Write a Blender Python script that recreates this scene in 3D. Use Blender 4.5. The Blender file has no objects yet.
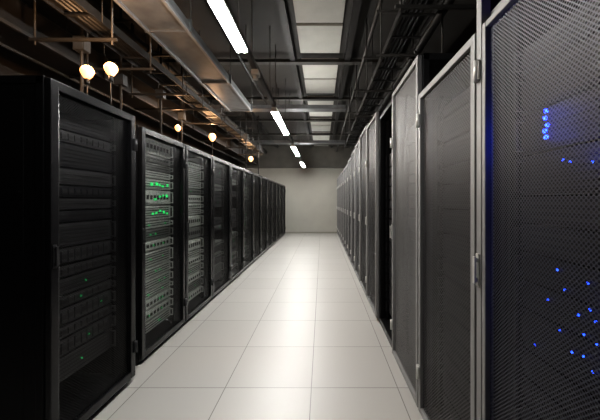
import bpy, bmesh, math, random
from mathutils import Vector, Matrix
random.seed(11)
S = bpy.context.scene
COL = S.collection
S.view_settings.view_transform = 'Standard'
try: S.view_settings.look = 'Medium High Contrast'
except Exception: pass
S.view_settings.exposure = 0.03
EYE = 1.30
F = 306.0

# ---------------------------------------------------------------- materials
def mat(name, color, rough=0.5, metal=0.0, noise=0.0, nscale=8.0, emit=None, estr=0.0, spec=None, bump=0.0):
    m = bpy.data.materials.new(name); m.use_nodes = True
    nt = m.node_tree; b = nt.nodes['Principled BSDF']
    b.inputs['Base Color'].default_value = (*color, 1)
    b.inputs['Roughness'].default_value = rough
    b.inputs['Metallic'].default_value = metal
    if spec is not None: b.inputs['Specular IOR Level'].default_value = spec
    if noise > 0 or bump > 0:
        tc = nt.nodes.new('ShaderNodeTexCoord')
        n = nt.nodes.new('ShaderNodeTexNoise'); n.inputs['Scale'].default_value = nscale
        n.inputs['Detail'].default_value = 4
        nt.links.new(tc.outputs['Object'], n.inputs['Vector'])
        if noise > 0:
            r = nt.nodes.new('ShaderNodeValToRGB')
            r.color_ramp.elements[0].position = 0.3; r.color_ramp.elements[1].position = 0.7
            r.color_ramp.elements[0].color = (*[c*(1-noise) for c in color], 1)
            r.color_ramp.elements[1].color = (*[min(1, c*(1+noise)) for c in color], 1)
            nt.links.new(n.outputs['Fac'], r.inputs['Fac'])
            nt.links.new(r.outputs['Color'], b.inputs['Base Color'])
        if bump > 0:
            bp = nt.nodes.new('ShaderNodeBump'); bp.inputs['Strength'].default_value = bump
            bp.inputs['Distance'].default_value = 0.01
            nt.links.new(n.outputs['Fac'], bp.inputs['Height'])
            nt.links.new(bp.outputs['Normal'], b.inputs['Normal'])
    if emit:
        b.inputs['Emission Color'].default_value = (*emit, 1)
        b.inputs['Emission Strength'].default_value = estr
    return m

def mesh_mat(name, color, hole=0.36, pitch=0.0095, rough=0.4, metal=0.7):
    """perforated sheet metal: staggered round holes cut through the sheet"""
    m = bpy.data.materials.new(name); m.use_nodes = True
    nt = m.node_tree; N = nt.nodes; L = nt.links
    b = N['Principled BSDF']; out = N['Material Output']
    b.inputs['Base Color'].default_value = (*color, 1)
    b.inputs['Roughness'].default_value = rough
    b.inputs['Metallic'].default_value = metal
    tc = N.new('ShaderNodeTexCoord'); sp = N.new('ShaderNodeSeparateXYZ'); cb = N.new('ShaderNodeCombineXYZ')
    L.new(tc.outputs['Object'], sp.inputs[0]); L.new(sp.outputs['Y'], cb.inputs['X']); L.new(sp.outputs['Z'], cb.inputs['Y'])
    mp = N.new('ShaderNodeMapping'); mp.inputs['Rotation'].default_value = (0, 0, math.radians(45))
    mp.inputs['Scale'].default_value = (1/pitch, 1/pitch, 1)
    L.new(cb.outputs[0], mp.inputs['Vector'])
    v = N.new('ShaderNodeTexVoronoi'); v.voronoi_dimensions = '2D'; v.inputs['Scale'].default_value = 1.0
    v.inputs['Randomness'].default_value = 0.0
    L.new(mp.outputs[0], v.inputs['Vector'])
    lt = N.new('ShaderNodeMath'); lt.operation = 'LESS_THAN'; lt.inputs[1].default_value = hole
    L.new(v.outputs['Distance'], lt.inputs[0])
    tr = N.new('ShaderNodeBsdfTransparent'); mx = N.new('ShaderNodeMixShader')
    L.new(lt.outputs[0], mx.inputs['Fac']); L.new(b.outputs[0], mx.inputs[1]); L.new(tr.outputs[0], mx.inputs[2])
    L.new(mx.outputs[0], out.inputs['Surface'])
    return m

def tile_mat():
    m = bpy.data.materials.new('floor_tiles'); m.use_nodes = True
    nt = m.node_tree; N = nt.nodes; L = nt.links; b = N['Principled BSDF']
    g = N.new('ShaderNodeNewGeometry')
    ad = N.new('ShaderNodeVectorMath'); ad.operation = 'ADD'; ad.inputs[1].default_value = (0.074+6, -2.13+6, 0)
    dv = N.new('ShaderNodeVectorMath'); dv.operation = 'SCALE'; dv.inputs['Scale'].default_value = 1/0.6
    L.new(g.outputs['Position'], ad.inputs[0]); L.new(ad.outputs[0], dv.inputs[0])
    fr = N.new('ShaderNodeVectorMath'); fr.operation = 'FRACTION'; L.new(dv.outputs[0], fr.inputs[0])
    fl = N.new('ShaderNodeVectorMath'); fl.operation = 'FLOOR'; L.new(dv.outputs[0], fl.inputs[0])
    sp = N.new('ShaderNodeSeparateXYZ'); L.new(fr.outputs[0], sp.inputs[0])
    def edge(o):
        a = N.new('ShaderNodeMath'); a.operation = 'SUBTRACT'; a.inputs[1].default_value = 0.5; L.new(o, a.inputs[0])
        c = N.new('ShaderNodeMath'); c.operation = 'ABSOLUTE'; L.new(a.outputs[0], c.inputs[0])
        d = N.new('ShaderNodeMath'); d.operation = 'GREATER_THAN'; d.inputs[1].default_value = 0.4950; L.new(c.outputs[0], d.inputs[0])
        return d.outputs[0]
    mxx = N.new('ShaderNodeMath'); mxx.operation = 'MAXIMUM'
    L.new(edge(sp.outputs['X']), mxx.inputs[0]); L.new(edge(sp.outputs['Y']), mxx.inputs[1])
    wn = N.new('ShaderNodeTexWhiteNoise'); wn.noise_dimensions = '2D'; L.new(fl.outputs[0], wn.inputs['Vector'])
    r = N.new('ShaderNodeValToRGB')
    r.color_ramp.elements[0].color = (0.385, 0.375, 0.355, 1); r.color_ramp.elements[1].color = (0.415, 0.405, 0.385, 1)
    L.new(wn.outputs['Value'], r.inputs['Fac'])
    mx = N.new('ShaderNodeMix'); mx.data_type = 'RGBA'
    L.new(mxx.outputs[0], mx.inputs['Factor']); L.new(r.outputs['Color'], mx.inputs['A'])
    mx.inputs['B'].default_value = (0.11, 0.10, 0.09, 1)
    L.new(mx.outputs['Result'], b.inputs['Base Color'])
    b.inputs['Roughness'].default_value = 0.445
    b.inputs['IOR'].default_value = 2.2
    return m

M = dict(
 black=mat('black_powder_coat', (0.004, 0.004, 0.0045), 0.42, 0.0, noise=.2, nscale=30, spec=.22),
 blackin=mat('black_interior', (0.004, 0.004, 0.004), 0.6, spec=.1),
 frameL=mat('black_door_frame', (0.010, 0.010, 0.011), 0.26, 0.3, spec=.5),
 frameR=mat('grey_door_frame', (0.20, 0.20, 0.20), 0.52, 0.15, noise=.05),
 dkgrey=mat('dark_grey_steel', (0.03, 0.03, 0.032), 0.4, 0.4),
 meshL=mesh_mat('black_perforated_steel', (0.005, 0.005, 0.006), hole=0.475, pitch=0.011, rough=.35, metal=.3),
 meshR=mesh_mat('grey_perforated_steel', (0.030, 0.033, 0.046), hole=0.38, pitch=0.0092, rough=.5, metal=.2),
 meshR1=mesh_mat('charcoal_perforated_steel', (0.026, 0.026, 0.028), hole=0.36, pitch=0.0125, rough=.55, metal=.1),
 meshR2=mesh_mat('light_perforated_steel', (0.085, 0.085, 0.085), hole=0.28, pitch=0.0085, rough=.55, metal=.1),
 meshD=mesh_mat('dark_perforated_steel', (0.014, 0.014, 0.015), hole=0.36, pitch=0.0095, rough=.6, metal=.0),
 chrome=mat('chrome', (0.50, 0.50, 0.48), 0.4, 0.4),
 srv=mat('server_grey', (0.16, 0.17, 0.16), 0.45, 0.2, noise=.15, nscale=20),
 srvd=mat('server_dark', (0.04, 0.04, 0.042), 0.45, 0.3, noise=.15, nscale=20),
 srvb=mat('server_black', (0.010, 0.010, 0.012), 0.55, 0.1, noise=.15, nscale=20, spec=.25),
 srvl=mat('server_light', (0.44, 0.47, 0.44), 0.45, 0.1, noise=.15, nscale=20),
 slot=mat('slot_black', (0.004, 0.004, 0.004), 0.6),
 green=mat('green_led', (0.02, 0.3, 0.1), 0.4, emit=(0.04, 1.0, 0.22), estr=0.85),
 greend=mat('dim_green_led', (0.01, 0.08, 0.03), 0.4, emit=(0.03, 1.0, 0.25), estr=.35),
 blue=mat('blue_led', (0.02, 0.05, 0.4), 0.4, emit=(0.008, 0.03, 1.0), estr=22),
 blued=mat('small_blue_led', (0.02, 0.05, 0.4), 0.4, emit=(0.015, 0.07, 1.0), estr=5),
 purple=mat('violet_led', (0.1, 0.02, 0.4), 0.4, emit=(0.16, 0.06, 1.0), estr=1.0),
 floor=tile_mat(),
 endwall=mat('painted_wall', (0.37, 0.362, 0.325), 0.6, noise=.04, nscale=2),
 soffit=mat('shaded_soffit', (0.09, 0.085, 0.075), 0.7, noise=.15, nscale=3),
 seam=mat('wall_seam', (0.24, 0.23, 0.20), 0.7),
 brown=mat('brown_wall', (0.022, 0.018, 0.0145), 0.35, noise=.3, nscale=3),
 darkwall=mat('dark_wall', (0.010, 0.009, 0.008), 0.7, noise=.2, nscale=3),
 ceil=mat('dark_ceiling', (0.019, 0.017, 0.0145), 0.7, noise=.25, nscale=2.5),
 ceilpanel=mat('white_ceiling_panel', (0.36, 0.36, 0.33), 0.6, noise=.06, nscale=5),
 steel=mat('galvanised_steel', (0.115, 0.120, 0.124), 0.45, 0.5, noise=.2, nscale=9),
 steell=mat('bright_steel_edge', (0.22, 0.225, 0.23), 0.45, 0.6, noise=.1, nscale=9),
 beam=mat('dark_steel_beam', (0.014, 0.013, 0.012), 0.55, 0.3, noise=.2, nscale=6),
 beaml=mat('grey_steel_beam', (0.042, 0.040, 0.037), 0.55, 0.3, noise=.2, nscale=6),
 tube=mat('fluorescent_tube', (1, 1, 1), 0.3, emit=(1.0, 0.98, 0.94), estr=130),
 tube2=mat('fluorescent_tube_bright', (1, 1, 1), 0.3, emit=(1.0, 0.98, 0.94), estr=178),
 housing=mat('fixture_housing', (0.35, 0.35, 0.34), 0.4, 0.2),
 bulb=mat('warm_bulb', (1, .8, .5), 0.3, emit=(1.0, 0.42, 0.14), estr=2.8),
 socket=mat('lamp_socket', (0.02, 0.018, 0.016), 0.5, 0.2),
 cable=mat('black_cable', (0.008, 0.008, 0.008), 0.5),
)

# ---------------------------------------------------------------- mesh helpers
def bm_box(bm, lo, hi, mi=0):
    vs = [bm.verts.new((x, y, z)) for x in (lo[0], hi[0]) for y in (lo[1], hi[1]) for z in (lo[2], hi[2])]
    for f in ((0,1,3,2),(4,6,7,5),(0,4,5,1),(2,3,7,6),(0,2,6,4),(1,5,7,3)):
        fc = bm.faces.new([vs[i] for i in f]); fc.material_index = mi
def bm_cyl(bm, p0, p1, r, n=10, mi=0, r2=None):
    p0, p1 = Vector(p0), Vector(p1); d = (p1-p0)
    q = d.to_track_quat('Z', 'Y'); r2 = r if r2 is None else r2
    a = []; b = []
    for i in range(n):
        t = 2*math.pi*i/n; c = Vector((math.cos(t), math.sin(t), 0))
        a.append(bm.verts.new(p0+q@(c*r))); b.append(bm.verts.new(p1+q@(c*r2)))
    for i in range(n):
        f = bm.faces.new((a[i], a[(i+1)%n], b[(i+1)%n], b[i])); f.material_index = mi; f.smooth = True
    f = bm.faces.new(a[::-1]); f.material_index = mi
    f = bm.faces.new(b); f.material_index = mi
def to_mesh(bm, name, mats, bevel=0.0):
    bmesh.ops.recalc_face_normals(bm, faces=bm.faces)
    if bevel > 0:
        es = [e for e in bm.edges if len(e.link_faces) == 2 and e.calc_face_angle(0) > 0.9]
        bmesh.ops.bevel(bm, geom=es, offset=bevel, segments=2, affect='EDGES', profile=0.6, clamp_overlap=True)
    me = bpy.data.meshes.new(name); bm.to_mesh(me); bm.free()
    for m in mats: me.materials.append(m)
    return me
def boxes(name, lst, mats, bevel=0.0):
    bm = bmesh.new()
    for b in lst: bm_box(bm, b[0], b[1], b[2] if len(b) > 2 else 0)
    return to_mesh(bm, name, mats, bevel)
def cylm(name, p0, p1, r, m, n=8):
    bm = bmesh.new(); bm_cyl(bm, p0, p1, r, n); return to_mesh(bm, name, [m])
def obj(name, me, parent=None, loc=(0,0,0), label=None, category=None, group=None, kind=None, rotz=0):
    o = bpy.data.objects.new(name, me); COL.objects.link(o)
    o.location = loc; o.rotation_euler = (0, 0, rotz)
    if parent: o.parent = parent
    if label: o['label'] = label
    if category: o['category'] = category
    if group: o['group'] = group
    if kind: o['kind'] = kind
    return o
def structure(name, lo, hi, m):
    c = [(a+b)/2 for a, b in zip(lo, hi)]
    me = boxes(name, [([a-k for a, k in zip(lo, c)], [a-k for a, k in zip(hi, c)])], [m])
    o = obj(name, me, loc=c); o['kind'] = 'structure'; return o

# ---------------------------------------------------------------- room shell
YB = 12.35; YF = -2.5; XL = -3.3; XR = 2.0; HC = 3.5
structure('floor', (XL-.1, YF-.1, -0.1), (XR+.1, YB+.1, 0), M['floor'])
structure('ceiling', (XL-.1, YF-.1, HC), (XR+.1, YB+.1, HC+.1), M['ceil'])
structure('wall_north', (XL-.1, YB, 0), (XR+.1, YB+.1, HC), M['endwall'])
structure('wall_south', (XL-.1, YF-.1, 0), (XR+.1, YF, HC), M['darkwall'])
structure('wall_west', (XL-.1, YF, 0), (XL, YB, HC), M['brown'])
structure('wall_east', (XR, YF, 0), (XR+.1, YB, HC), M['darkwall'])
structure('baseboard_north', (XL, YB-.015, 0), (XR, YB, .06), M['seam'])
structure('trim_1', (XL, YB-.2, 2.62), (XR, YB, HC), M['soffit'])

# white ceiling panels in the centre bay
pm = boxes('ceiling_panel', [((-.285, -.35, -.03), (.285, .35, 0))], [M['ceilpanel']], .004)
for k in range(-1, 6):
    for j in (0, 1):
        y = 3.02 + 1.68*k + .36 + .76*j
        if y > 12: continue
        obj('ceiling_panel', pm, loc=(-.03, y, HC), label='white square ceiling panel in the central bay', category='ceiling panel', group='white ceiling panels')
bl = boxes('ceiling_beam', [((-.04, YF+.05, -.10), (.04, YB-.3, 0))], [M['beam']])
for x in (-.44, .38, 1.0, -1.75, -2.6):
    obj('ceiling_beam', bl, loc=(x, 0, HC), label='dark steel beam running along the ceiling', category='beam', group='long ceiling beams')
cb = boxes('cross_beam', [((XL, -.015, -.05), (XR, .015, 0)), ((XL, -.05, -.06), (XR, .05, -.05))], [M['beaml']])
for k in range(0, 6):
    y = 3.12+1.68*k-.17
    obj('cross_beam', cb, loc=(0, y, HC-.06), label='grey steel beam crossing the ceiling', category='beam', group='cross beams')

# ---------------------------------------------------------------- ducts
def long_duct(name, x0, x1, z0, z1, y0, y1, m, label, edge):
    root = obj(name, None, loc=((x0+x1)/2, y0, z0), label=label, category='air duct')
    w = (x1-x0)/2; h = z1-z0; Ln = y1-y0
    obj('duct_body', boxes('duct_body', [((-w, 0, .015), (w, Ln, h))], [m], .006), root)
    er = boxes('edge_rail', [((-.014, 0, 0), (.014, Ln, .03))], [edge], .003)
    for s in (-1, 1): obj('edge_rail', er, root, loc=(s*(w-.01), 0, -.008))
    n = int(Ln/1.2)
    f = boxes('flange', [((-w-.02, -.010, -.006), (w+.02, .010, .016)), ((-w-.02, -.010, .0), (-w, .010, h+.02)), ((w, -.010, 0), (w+.02, .010, h+.02)), ((-w-.02, -.010, h), (w+.02, .010, h+.02))], [m])
    rod = cylm('hanger_rod', (0, 0, h), (0, 0, HC-z0), .006, M['beaml'], 6)
    for i in range(n+1):
        y = .05+i*(Ln-.1)/n
        obj('flange', f, root, loc=(0, y, 0))
        for s in (-1, 1): obj('hanger_rod', rod, root, loc=(s*(w+.01), y, 0))
    return root
long_duct('air_duct', -1.57, -1.19, 2.82, 2.91, 0.3, 5.2, M['steel'], 'shallow galvanised rectangular duct hung above the rack row on threaded rods', M['steell'])
long_duct('air_duct', -2.85, -2.45, 2.68, 2.92, 1.0, 11.8, M['beam'], 'dark painted duct running behind the rack row', M['beaml'])

def ladder_tray(name, x, z, y0, y1, w, m, label, rung=.35):
    root = obj(name, None, loc=(x, y0, z), label=label, category='cable tray'); Ln = y1-y0
    sr = boxes('side_rail', [((-.006, 0, 0), (.006, Ln, .07))], [m])
    for s in (-1, 1): obj('side_rail', sr, root, loc=(s*(w/2-.006), 0, 0))
    rm = boxes('rung', [((-w/2, -.0125, 0), (w/2, .0125, .015))], [m])
    for i in range(int(Ln/rung)): obj('rung', rm, root, loc=(0, i*rung+.06, 0))
    cm = cylm('cable', (0, 0, 0), (0, Ln, 0), .016, M['cable'])
    for i in range(4): obj('cable', cm, root, loc=(-w/2+.06+i*.04, 0, .033))
    rod = cylm('hanger_rod', (0, 0, 0), (0, 0, HC-z), .005, m, 6); yy = .4
    while yy < Ln:
        for s in (-1, 1): obj('hanger_rod', rod, root, loc=(s*(w/2+.006), yy, 0))
        yy += 1.5
ladder_tray('cable_tray', .80, 2.85, -1.0, 9.0, .30, M['beam'], 'dark steel ladder cable tray hung above the tall racks')
ladder_tray('cable_tray', -1.84, 2.70, 0.5, 9.0, .22, M['beam'], 'dark ladder cable tray carrying black cables over the racks')

def pipe(x, z, y0, y1, r, m, label):
    root = obj('ceiling_pipe', None, loc=(x, y0, z), label=label, category='pipe')
    obj('pipe_run', cylm('pipe_run', (0, 0, 0), (0, y1-y0, 0), r, m, 14), root)
    cl = cylm('pipe_clamp', (0, 0, 0), (0, .04, 0), r*1.22, m, 14)
    rod = cylm('hanger_rod', (0, 0.02, r), (0, .02, HC-z), .005, m, 6)
    y = .6
    while y < y1-y0:
        obj('pipe_clamp', cl, root, loc=(0, y, 0)); obj('hanger_rod', rod, root, loc=(0, y, 0)); y += 2.1
pipe(-.95, 3.18, -1, 12.0, .025, M['beaml'], 'grey round conduit pipe under the ceiling')
pipe(-1.08, 3.18, -1, 12.0, .018, M['beam'], 'thin dark conduit under the ceiling')
pipe(-2.2, 3.2, -1, 12.0, .05, M['beaml'], 'dull grey round pipe under the ceiling')
pipe(-2.35, 3.2, -1, 12.0, .03, M['beaml'], 'dull grey round pipe under the ceiling')
pipe(1.2, 3.2, -1, 12.0, .05, M['beam'], 'dark round pipe over the tall racks')
pipe(.57, 3.24, -1, 12.0, .022, M['beaml'], 'thin grey conduit under the ceiling')

def cross_tray(y, z, x0, x1, w, m, label):
    root = obj('cross_tray', None, loc=(x0, y, z), label=label, category='cable tray'); Ln = x1-x0
    obj('tray_base', boxes('tray_base', [((0, -w/2, 0), (Ln, w/2, .01))], [m]), root)
    lip = boxes('tray_side', [((0, -.005, 0), (Ln, .005, .07))], [m])
    for s in (-1, 1): obj('tray_side', lip, root, loc=(0, s*(w/2-.005), 0))
    rod = cylm('hanger_rod', (0, 0, 0), (0, 0, HC-z), .005, M['beaml'], 6); xx = .15
    while xx < Ln:
        for s in (-1, 1): obj('hanger_rod', rod, root, loc=(xx, s*(w/2+.006), 0))
        xx += 1.3
cross_tray(5.85, 3.035, -2.3, .45, .22, M['steel'], 'galvanised solid tray crossing above the aisle')
cross_tray(9.25, 3.035, -2.3, 1.0, .30, M['steel'], 'galvanised solid tray crossing above the aisle')
# strut frames
def strut_frame(x, y, zb, w, zs, m, lab, grp):
    r = obj('strut_frame', None, loc=(x, y, zb), label=lab, category='support frame', group=grp)
    sm = cylm('strut', (0, 0, 0), (0, 0, HC-zb), .008, m, 8)
    for s in (0, -w): obj('strut', sm, r, loc=(s, 0, 0))
    for z in zs: obj('strut_bar', boxes('strut_bar', [((-w-.04, -.012, z), (.04, .012, z+.022))], [m], .002), r)
for y in (1.15, 1.72, 2.45, 3.0, 3.7, 4.3, 5.1, 6.3, 7.4, 8.5):
    strut_frame(-1.68, y, 2.55, .62, (.03, .5), M['beaml'], 'thin dark steel strut frame hanging from the ceiling', 'hanging strut frames')
for y in (1.5, 2.1, 2.8, 3.7, 4.8, 6.0):
    strut_frame(1.10, y, 2.60, .56, (.02, .42), M['beaml'], 'thin steel strut frame above the tall racks', 'hanging strut frames above tall racks')
for x, y, H in ((-2.29, 1.92, 1.925), (-2.12, 2.7, 1.90), (-2.3, 3.5, 1.90), (-2.08, 3.95, 1.90), (-2.29, 5.0, 1.90), (-1.64, 6.6, 1.90), (-1.64, 7.9, 1.90)):
    r = obj('drop_conduit', None, loc=(x, y, H), label='thin vertical conduit dropping from the ceiling into a rack top', category='conduit', group='vertical drop conduits')
    obj('conduit_tube', cylm('conduit_tube', (0, 0, 0), (0, 0, HC-H), .013, M['beaml'], 10), r)
    obj('conduit_collar', cylm('conduit_collar', (0, 0, 0), (0, 0, .03), .028, M['beaml'], 14), r)
    obj('junction_box', boxes('junction_box', [((-.05, -.04, .72), (.05, .04, .84)), ((-.04, -.045, .73), (.04, -.04, .83))], [M['steel']], .003), r)

# ---------------------------------------------------------------- fluorescent line
LX = -.655
for y0, y1 in ((-.575, 1.075), (2.525, 4.175), (5.625, 6.875), (8.325, 9.675)):
    rr = obj('lighting_track', None, loc=(LX, y0, 2.585), label='dark lighting track between two strip lights', category='lighting track', group='lighting track sections')
    obj('track_rail', boxes('track_rail', [((-.025, 0, 0), (.025, y1-y0, .045))], [M['beam']], .004), rr)
    rod = cylm('suspension_rod', (0, 0, .04), (0, 0, HC-2.585), .005, M['beaml'], 6)
    for f in ((.2, .8) if y0 < 5 else ((.45, .8) if y0 < 8 else (.2, .36))): obj('suspension_rod', rod, rr, loc=(0, (y1-y0)*f, 0))
    if 2 < y0 < 3:
        bm = bmesh.new(); bm_box(bm, (-.035, -.05, -.05), (.035, .05, 0)); bm_cyl(bm, (0, 0, -.085), (0, 0, -.05), .026, 12)
        obj('track_connector', to_mesh(bm, 'track_connector', [M['housing']], .003), rr, loc=(0, .5, 0))
hm = boxes('housing', [((-.032, -.72, .03), (.032, .72, .065)), ((-.045, -.72, 0), (.045, -.70, .03)), ((-.045, .70, 0), (.045, .72, .03))], [M['housing']], .003)
tm1 = cylm('fluorescent_tube', (0, -.70, .008), (0, .70, .008), .017, M['tube'], 12)
tm2 = cylm('fluorescent_tube', (0, -.70, .008), (0, .70, .008), .017, M['tube2'], 12)
mr = cylm('mounting_rod', (0, 0, .06), (0, 0, HC-2.52), .004, M['beaml'], 6)
for y in (1.80, 4.90, 7.60, 10.4):
    r = obj('fluorescent_light', None, loc=(LX, y, 2.52), label='lit twin-tube fluorescent strip light hung over the aisle', category='ceiling light', group='fluorescent strip lights')
    obj('housing', hm, r)
    for s in (-.026, .026): obj('fluorescent_tube', tm1 if y < 4 else tm2, r, loc=(s, 0, 0))
    for s in (-.6, .6): obj('mounting_rod', mr, r, loc=(0, s, 0))

# ---------------------------------------------------------------- warm lamps standing on the racks
def bulb_mesh(r0):
    bm = bmesh.new(); bmesh.ops.create_uvsphere(bm, u_segments=20, v_segments=14, radius=r0)
    for v in bm.verts:
        if v.co.z < 0: v.co.z *= 1.3; k = 1-.35*(-v.co.z)/(r0*1.3); v.co.x *= k; v.co.y *= k
    for f in bm.faces: f.smooth = True
    return to_mesh(bm, 'bulb', [M['bulb']])
bulbm = bulb_mesh(.044); bulbf = bulb_mesh(.062)
skm = cylm('lamp_socket', (0, 0, -.09), (0, 0, -.05), .014, M['socket'], 14)
for i, (x, y, z, H, e) in enumerate(((-1.51, 2.19, EYE+.946, 1.925, 13), (-1.68, 2.19, EYE+.925, 1.925, 13), (-2.17, 4.61, 2.4, 1.90, 10), (-1.92, 5.36, 2.42, 1.90, 15), (-1.86, 8.0, 2.4, 1.90, 16))):
    r = obj('warm_lamp', None, loc=(x, y, z), label='glowing warm orange bulb lamp standing on top of the racks', category='lamp', group='warm bulb lamps')
    obj('bulb', bulbf if i > 2 else bulbm, r); obj('lamp_socket', skm, r)
    obj('lamp_post', cylm('lamp_post', (0, 0, H-z), (0, 0, -.09), .004, M['socket'], 10), r)
    obj('lamp_foot', cylm('lamp_foot', (0, 0, H-z), (0, 0, H-z+.015), .028, M['socket'], 16), r)
    l = bpy.data.lights.new('lamp_glow', 'POINT'); l.energy = e; l.color = (1, .58, .30); l.shadow_soft_size = .04
    lo = bpy.data.objects.new('lamp_glow', l); COL.objects.link(lo); lo.location = (0, 0, .12); lo.parent = r

# ---------------------------------------------------------------- racks
# local frame: +x goes into the rack, the door stands at x in [-.035, 0]
cache = {}
def rack_meshes(W, H, DH, style):
    key = (W, H, DH, style)
    if key in cache: return cache[key]
    D = 1.0; w = W/2; T = style[0] == 'T'
    post = {'L': M['black'], 'R': M['dkgrey'], 'T': M['frameR'], 'N': M['black']}[style[0]]
    fr = {'L': M['frameL'], 'R': M['frameR'], 'T': M['frameR'], 'N': M['black']}[style[0]]
    pan = {'m': M['meshL'], 'g': M['meshR1'], 'G': M['meshR'], 'l': M['meshR2'], 'd': M['meshD']}[style[1]]
    xf = -.035 if T else 0
    body = [((xf, -w, 0.0), (.04, -w+.035, H)), ((xf, w-.035, 0.0), (.04, w, H)), ((0, -w, H-.04), (D, w, H)), ((0, -w, 0), (D, w, .06)),
            ((D-.02, -w, .06), (D, w, H-.04))]
    if T: body[0] = ((xf, -w, 0.0), (0.0, -w+.035, H)); body[1] = ((xf, w-.035, 0.0), (0.0, w, H))
    if DH < H-.1: body.append(((0, -w, DH), (.03, w, DH+.04)))
    d = {}
    d['body'] = boxes('cabinet_body', body, [post], .003)
    sx = .04 if not T else .002
    d['side'] = boxes('side_panel', [((sx, -.006, .06), (D-.02, .006, H-.04)), ((.10, -.008, .12), (D-.08, .008, H-.12))], [M['black']], .002)
    d['rail'] = boxes('mounting_rail', [((.07, -.02, .06), (.09, .02, H-.04))], [M['blackin']])
    st = .034 if style[0] != 'L' else .05
    if T: st = .022
    a = w-.004 if not T else w-.039
    d['hy'] = a-.018 if not T else w-.016
    d['door'] = boxes('door', [((-.035, -a, .04), (-.003, -a+st, DH-.01)), ((-.035, a-st, .04), (-.003, a, DH-.01)),
                    ((-.034, -a+st, .04), (-.004, a-st, .04+st)), ((-.034, -a+st, DH-.01-st), (-.004, a-st, DH-.01))], [fr], .005)
    bm = bmesh.new()
    vs = [bm.verts.new((-.016, y, z)) for y, z in ((-a+st, .04+st), (a-st, .04+st), (a-st, DH-.01-st), (-a+st, DH-.01-st))]
    bm.faces.new(vs)
    d['panel'] = to_mesh(bm, 'mesh_panel', [pan])
    hb = [((-.041, -.011, -.06), (-.034, .011, .06)), ((-.054, -.007, -.05), (-.046, .007, .05)), ((-.048, -.006, .03), (-.040, .006, .045)), ((-.048, -.006, -.045), (-.040, .006, -.03))]
    hm_ = M['dkgrey'] if style[0] in 'LN' else M['chrome']
    d['handle'] = boxes('handle', hb, [hm_], .002)
    bm = bmesh.new(); bm_cyl(bm, (-.042, 0, -.04), (-.042, 0, .04), .011, 10); bm_box(bm, (-.044, -.015, -.034), (-.034, .015, .034))
    d['hinge'] = to_mesh(bm, 'hinge', [hm_])
    cache[key] = d; return d
def rack(yc, xfront, side, W, H, DH, style, label, group):
    d = rack_meshes(W, H, DH, style)
    rot = 0 if side > 0 else math.pi
    r = obj('server_rack', None, loc=(side*(xfront+.035), yc, 0), label=label, category='server rack', group=group, rotz=rot)
    obj('cabinet_body', d['body'], r)
    for s in (-1, 1):
        obj('side_panel', d['side'], r, loc=(0, s*(W/2-.009), 0))
        obj('mounting_rail', d['rail'], r, loc=(0, s*(W/2-.055), 0))
    if style[0] == 'N': return r
    dr = obj('door', d['door'], r)
    obj('mesh_panel', d['panel'], dr)
    hy = d['hy']
    if side > 0:
        if style[1] != 'g' or H > 2: obj('handle', d['handle'], dr, loc=(0, hy, 1.045))
        for z in (.28, 1.78): obj('hinge', d['hinge'], dr, loc=(0, hy, z))
    else:
        obj('handle', d['handle'], dr, loc=(0, hy, 1.02))
        for z in (.25, DH-.22): obj('hinge', d['hinge'], dr, loc=(0, -hy-.01, z))
    return r

XLf = 1.42; XRf = .58; XL0 = 1.35
left = [(1.52, 2.22, 1.925)]
for k in range(12): left.append((2.41+.79*k, 2.41+.79*(k+1)-.015, 1.90))
for i, (a, b, H) in enumerate(left):
    rack((a+b)/2, XL0 if i == 0 else XLf, -1, round(b-a, 4), H, H, 'Lm', 'black server rack with perforated door and exposed plain side panel' if i == 0 else 'black server rack with see-through perforated door in a long row', 'black server racks')
rack(.785, XRf, 1, .73, 2.27, 1.95, 'TG', 'tall rack with grey-framed perforated door and blue lights inside', 'grey-framed server racks')
rack(1.505, XRf, 1, .69, 1.95, 1.95, 'Rg', 'lower rack with grey-framed dark perforated door', 'grey-framed server racks')
right = [(1.86, 2.55, 2.20, 'Rl')]
sty = ['Nd', 'Rg', 'Rd', 'Rg', 'Rd', 'Rd', 'Rg', 'Rd', 'Rd', 'Rg', 'Rd', 'Rd', 'Rg']
for k in range(13): right.append((2.57+.72*k, 2.57+.72*k+.705, (2.20, 2.27, 2.31, 2.27, 2.24, 2.2)[k] if k < 6 else 2.16, sty[k]))
LAB = {'l': 'tall rack with light grey perforated door', 'g': 'tall rack with grey-framed perforated door', 'd': 'tall rack with nearly black perforated door'}
for a, b, H, s in right:
    rack((a+b)/2, XRf, 1, round(b-a, 4), H, H, s, 'open black rack without a door, dark inside' if s[0] == 'N' else LAB[s[1]], 'grey-framed server racks')

# ---------------------------------------------------------------- servers
def server_meshes(h, w, body, kind):
    a = w/2
    ch = boxes('chassis', [((0.0, -a+.01, 0), (.62, a-.01, h))], [body], .002)
    fp = [((-.012, -a, 0), (0, a, h), 0)]
    if kind == 'bays':
        n = 8
        for i in range(n):
            y0 = -a+.05+i*(w-.16)/n
            fp.append(((-.018, y0, .012), (-.012, y0+(w-.16)/n-.008, h-.012), 0))
            fp.append(((-.0195, y0+.006, h*.35), (-.018, y0+(w-.16)/n-.014, h*.65), 1))
    else:
        zz = .012
        while zz < h-.02:
            fp.append(((-.016, -a+.04, zz), (-.012, a-.05, zz+.006), 0))
            fp.append(((-.014, -a+.04, zz+.006), (-.012, a-.05, zz+.014), 1)); zz += .022
    face = boxes('faceplate', fp, [body, M['slot']])
    hd = boxes('pull_handle', [((-.045, -.006, .01), (-.038, .006, h-.01)), ((-.04, -.005, .01), (-.012, .005, .02)), ((-.04, -.005, h-.02), (-.012, .005, h-.01))], [body])
    return ch, face, hd
smc = {}; lmc = {}
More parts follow.
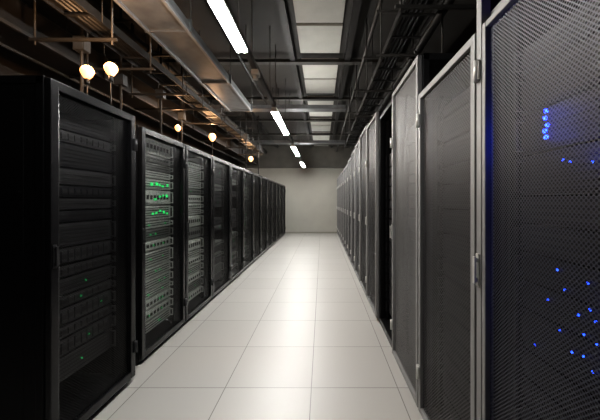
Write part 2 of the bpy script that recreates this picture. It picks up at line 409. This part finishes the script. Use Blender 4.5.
def led_mesh(sy, sz, mk):
    k = (sy, sz, mk)
    if k not in lmc:
        if sy == sz:
            bm = bmesh.new(); bmesh.ops.create_uvsphere(bm, u_segments=10, v_segments=8, radius=sy/2)
            lmc[k] = to_mesh(bm, 'indicator_light', [M[mk]])
        else:
            lmc[k] = boxes('indicator_light', [((-.004, -sy/2, -sz/2), (.004, sy/2, sz/2))], [M[mk]], .001)
    return lmc[k]
def server(rx, ry, side, z, h, w, bodykey, leds, label, group, kind='bays'):
    k = (h, w, bodykey, kind)
    if k not in smc: smc[k] = server_meshes(h, w, M[bodykey], kind)
    ch, face, hd = smc[k]
    r = obj('server', None, loc=(side*rx, ry, z), label=label, category='server', group=group, rotz=0 if side > 0 else math.pi)
    obj('chassis', ch, r); obj('faceplate', face, r)
    for s in (-1, 1): obj('pull_handle', hd, r, loc=(0, s*(w/2-.015), 0))
    for (ly, lz, sy, sz, mk) in leds:
        obj('indicator_light', led_mesh(sy, sz, mk), r, loc=(-.02, ly, lz))
    return r
for i in range(6):
    a, b, H = left[i]; W = b-a; z = .14
    while z < H-.15:
        h = random.choice((.06, .088, .088, .13))
        if i in (1, 2) or random.random() < .85:
            key = random.choice(('srvb', 'srvd', 'srvd') if i == 0 else (('srvl', 'srvl', 'srvl', 'srv') if i in (1, 2) else ('srvd', 'srv', 'srvd')))
            leds = []
            if i > 1 and random.random() < .5: leds = [(random.uniform(-.2, .2), h*.5, .010, .010, 'greend')]
            if i == 0 and z < .8 and random.random() < .8: leds = [(random.uniform(-.16, .05), h*.5, .012, .012, 'greend')]
            if i == 1 and z < 1.3: leds = [(random.uniform(-.2, .1), h*.5, .016, .016, 'greend') for _ in range(2)]
            if i == 1 and (abs(z-1.20) < .075 or abs(z-1.39) < .075 or abs(z-.78) < .06):
                leds = [(-.22+j*.065+random.uniform(-.015, .015), h*random.uniform(.35, .65), random.choice((.022, .034)), random.choice((.018, .028)), 'green') for j in range(random.choice((4, 5)))]
            server((XL0 if i == 0 else XLf)+.13, (a+b)/2, -1, z, h, round(W-.16, 3), key, leds, 'rack-mounted server with drive bays and small green lights' if leds else 'rack-mounted server with a slotted front', 'servers in the black racks', 'slots' if random.random() < .5 else 'bays')
        z += h+.012
blue_px = [(546, 111), (545, 118), (547, 125), (545, 131), (546, 137), (563, 160), (592, 162), (510, 258), (557, 270), (588, 283), (584, 335), (597, 345), (535, 345), (500, 330), (593, 372), (570, 162), (565, 290), (578, 315), (590, 308), (572, 352), (560, 328), (583, 356), (596, 322), (548, 300)]
XS = XRf+.13
blue_pos = []
for px, py in blue_px:
    y = F*(XS-.02)/(px-322); blue_pos.append((y, EYE+(201-py)*y/F, .013 if py < 140 else .007))
for yc, W in ((.785, .73), (1.505, .69), (2.205, .69), (2.9225, .705), (3.64, .705)):
    z = .14; w = round(W-.16, 3)
    while z < 1.78:
        h = random.choice((.088, .13)) if yc < 1 else random.choice((.06, .088, .13))
        leds = []
        if yc < 1:
            for (by, bz, s) in blue_pos:
                if z <= bz < z+h+.008 and abs(by-yc) < w/2-.01: leds.append((by-yc, min(bz-z, h-.006), s, s, 'blue' if s > .01 else 'blued'))
        server(XS, yc, 1, z, h, w, 'srvb', leds, 'dark rack-mounted server with tiny blue lights' if leds else 'dark rack-mounted server with a slotted front', 'servers in the grey-framed racks', 'slots')
        z += h+(.008 if yc < 1 else .010)
for (y, z, e) in ((.93, 1.57, .3), (.92, 1.50, .3), (.80, 1.42, .2), (.74, 1.05, .12), (.72, .9, .15)):
    l = bpy.data.lights.new('blue_glow', 'POINT'); l.energy = e; l.color = (.03, .08, 1); l.shadow_soft_size = .02
    lo = bpy.data.objects.new('blue_glow', l); COL.objects.link(lo); lo.location = (XS-.055, y, z)
r = obj('status_light_strip', None, loc=(XRf+.12, .78, 2.05), label='violet glowing status strip above the rack door', category='indicator light')
obj('strip_body', boxes('strip_body', [((0, -.27, -.02), (.03, .27, .02))], [M['blackin']], .002), r)
obj('light_strip', boxes('light_strip', [((-.006, -.2, -.012), (0, .26, .012))], [M['purple']]), r)

# ---------------------------------------------------------------- world & camera
w = bpy.data.worlds.new('world'); S.world = w; w.use_nodes = True
w.node_tree.nodes['Background'].inputs[0].default_value = (0.01, 0.01, 0.01, 1)
cam = bpy.data.cameras.new('camera'); co = bpy.data.objects.new('camera', cam); COL.objects.link(co)
cam.sensor_width = 36; cam.lens = F/600*36
cam.shift_x = -22/600; cam.shift_y = -9/600; cam.clip_start = .02
co.location = (0, 0, EYE); co.rotation_euler = (math.radians(90), 0, 0)
S.camera = co
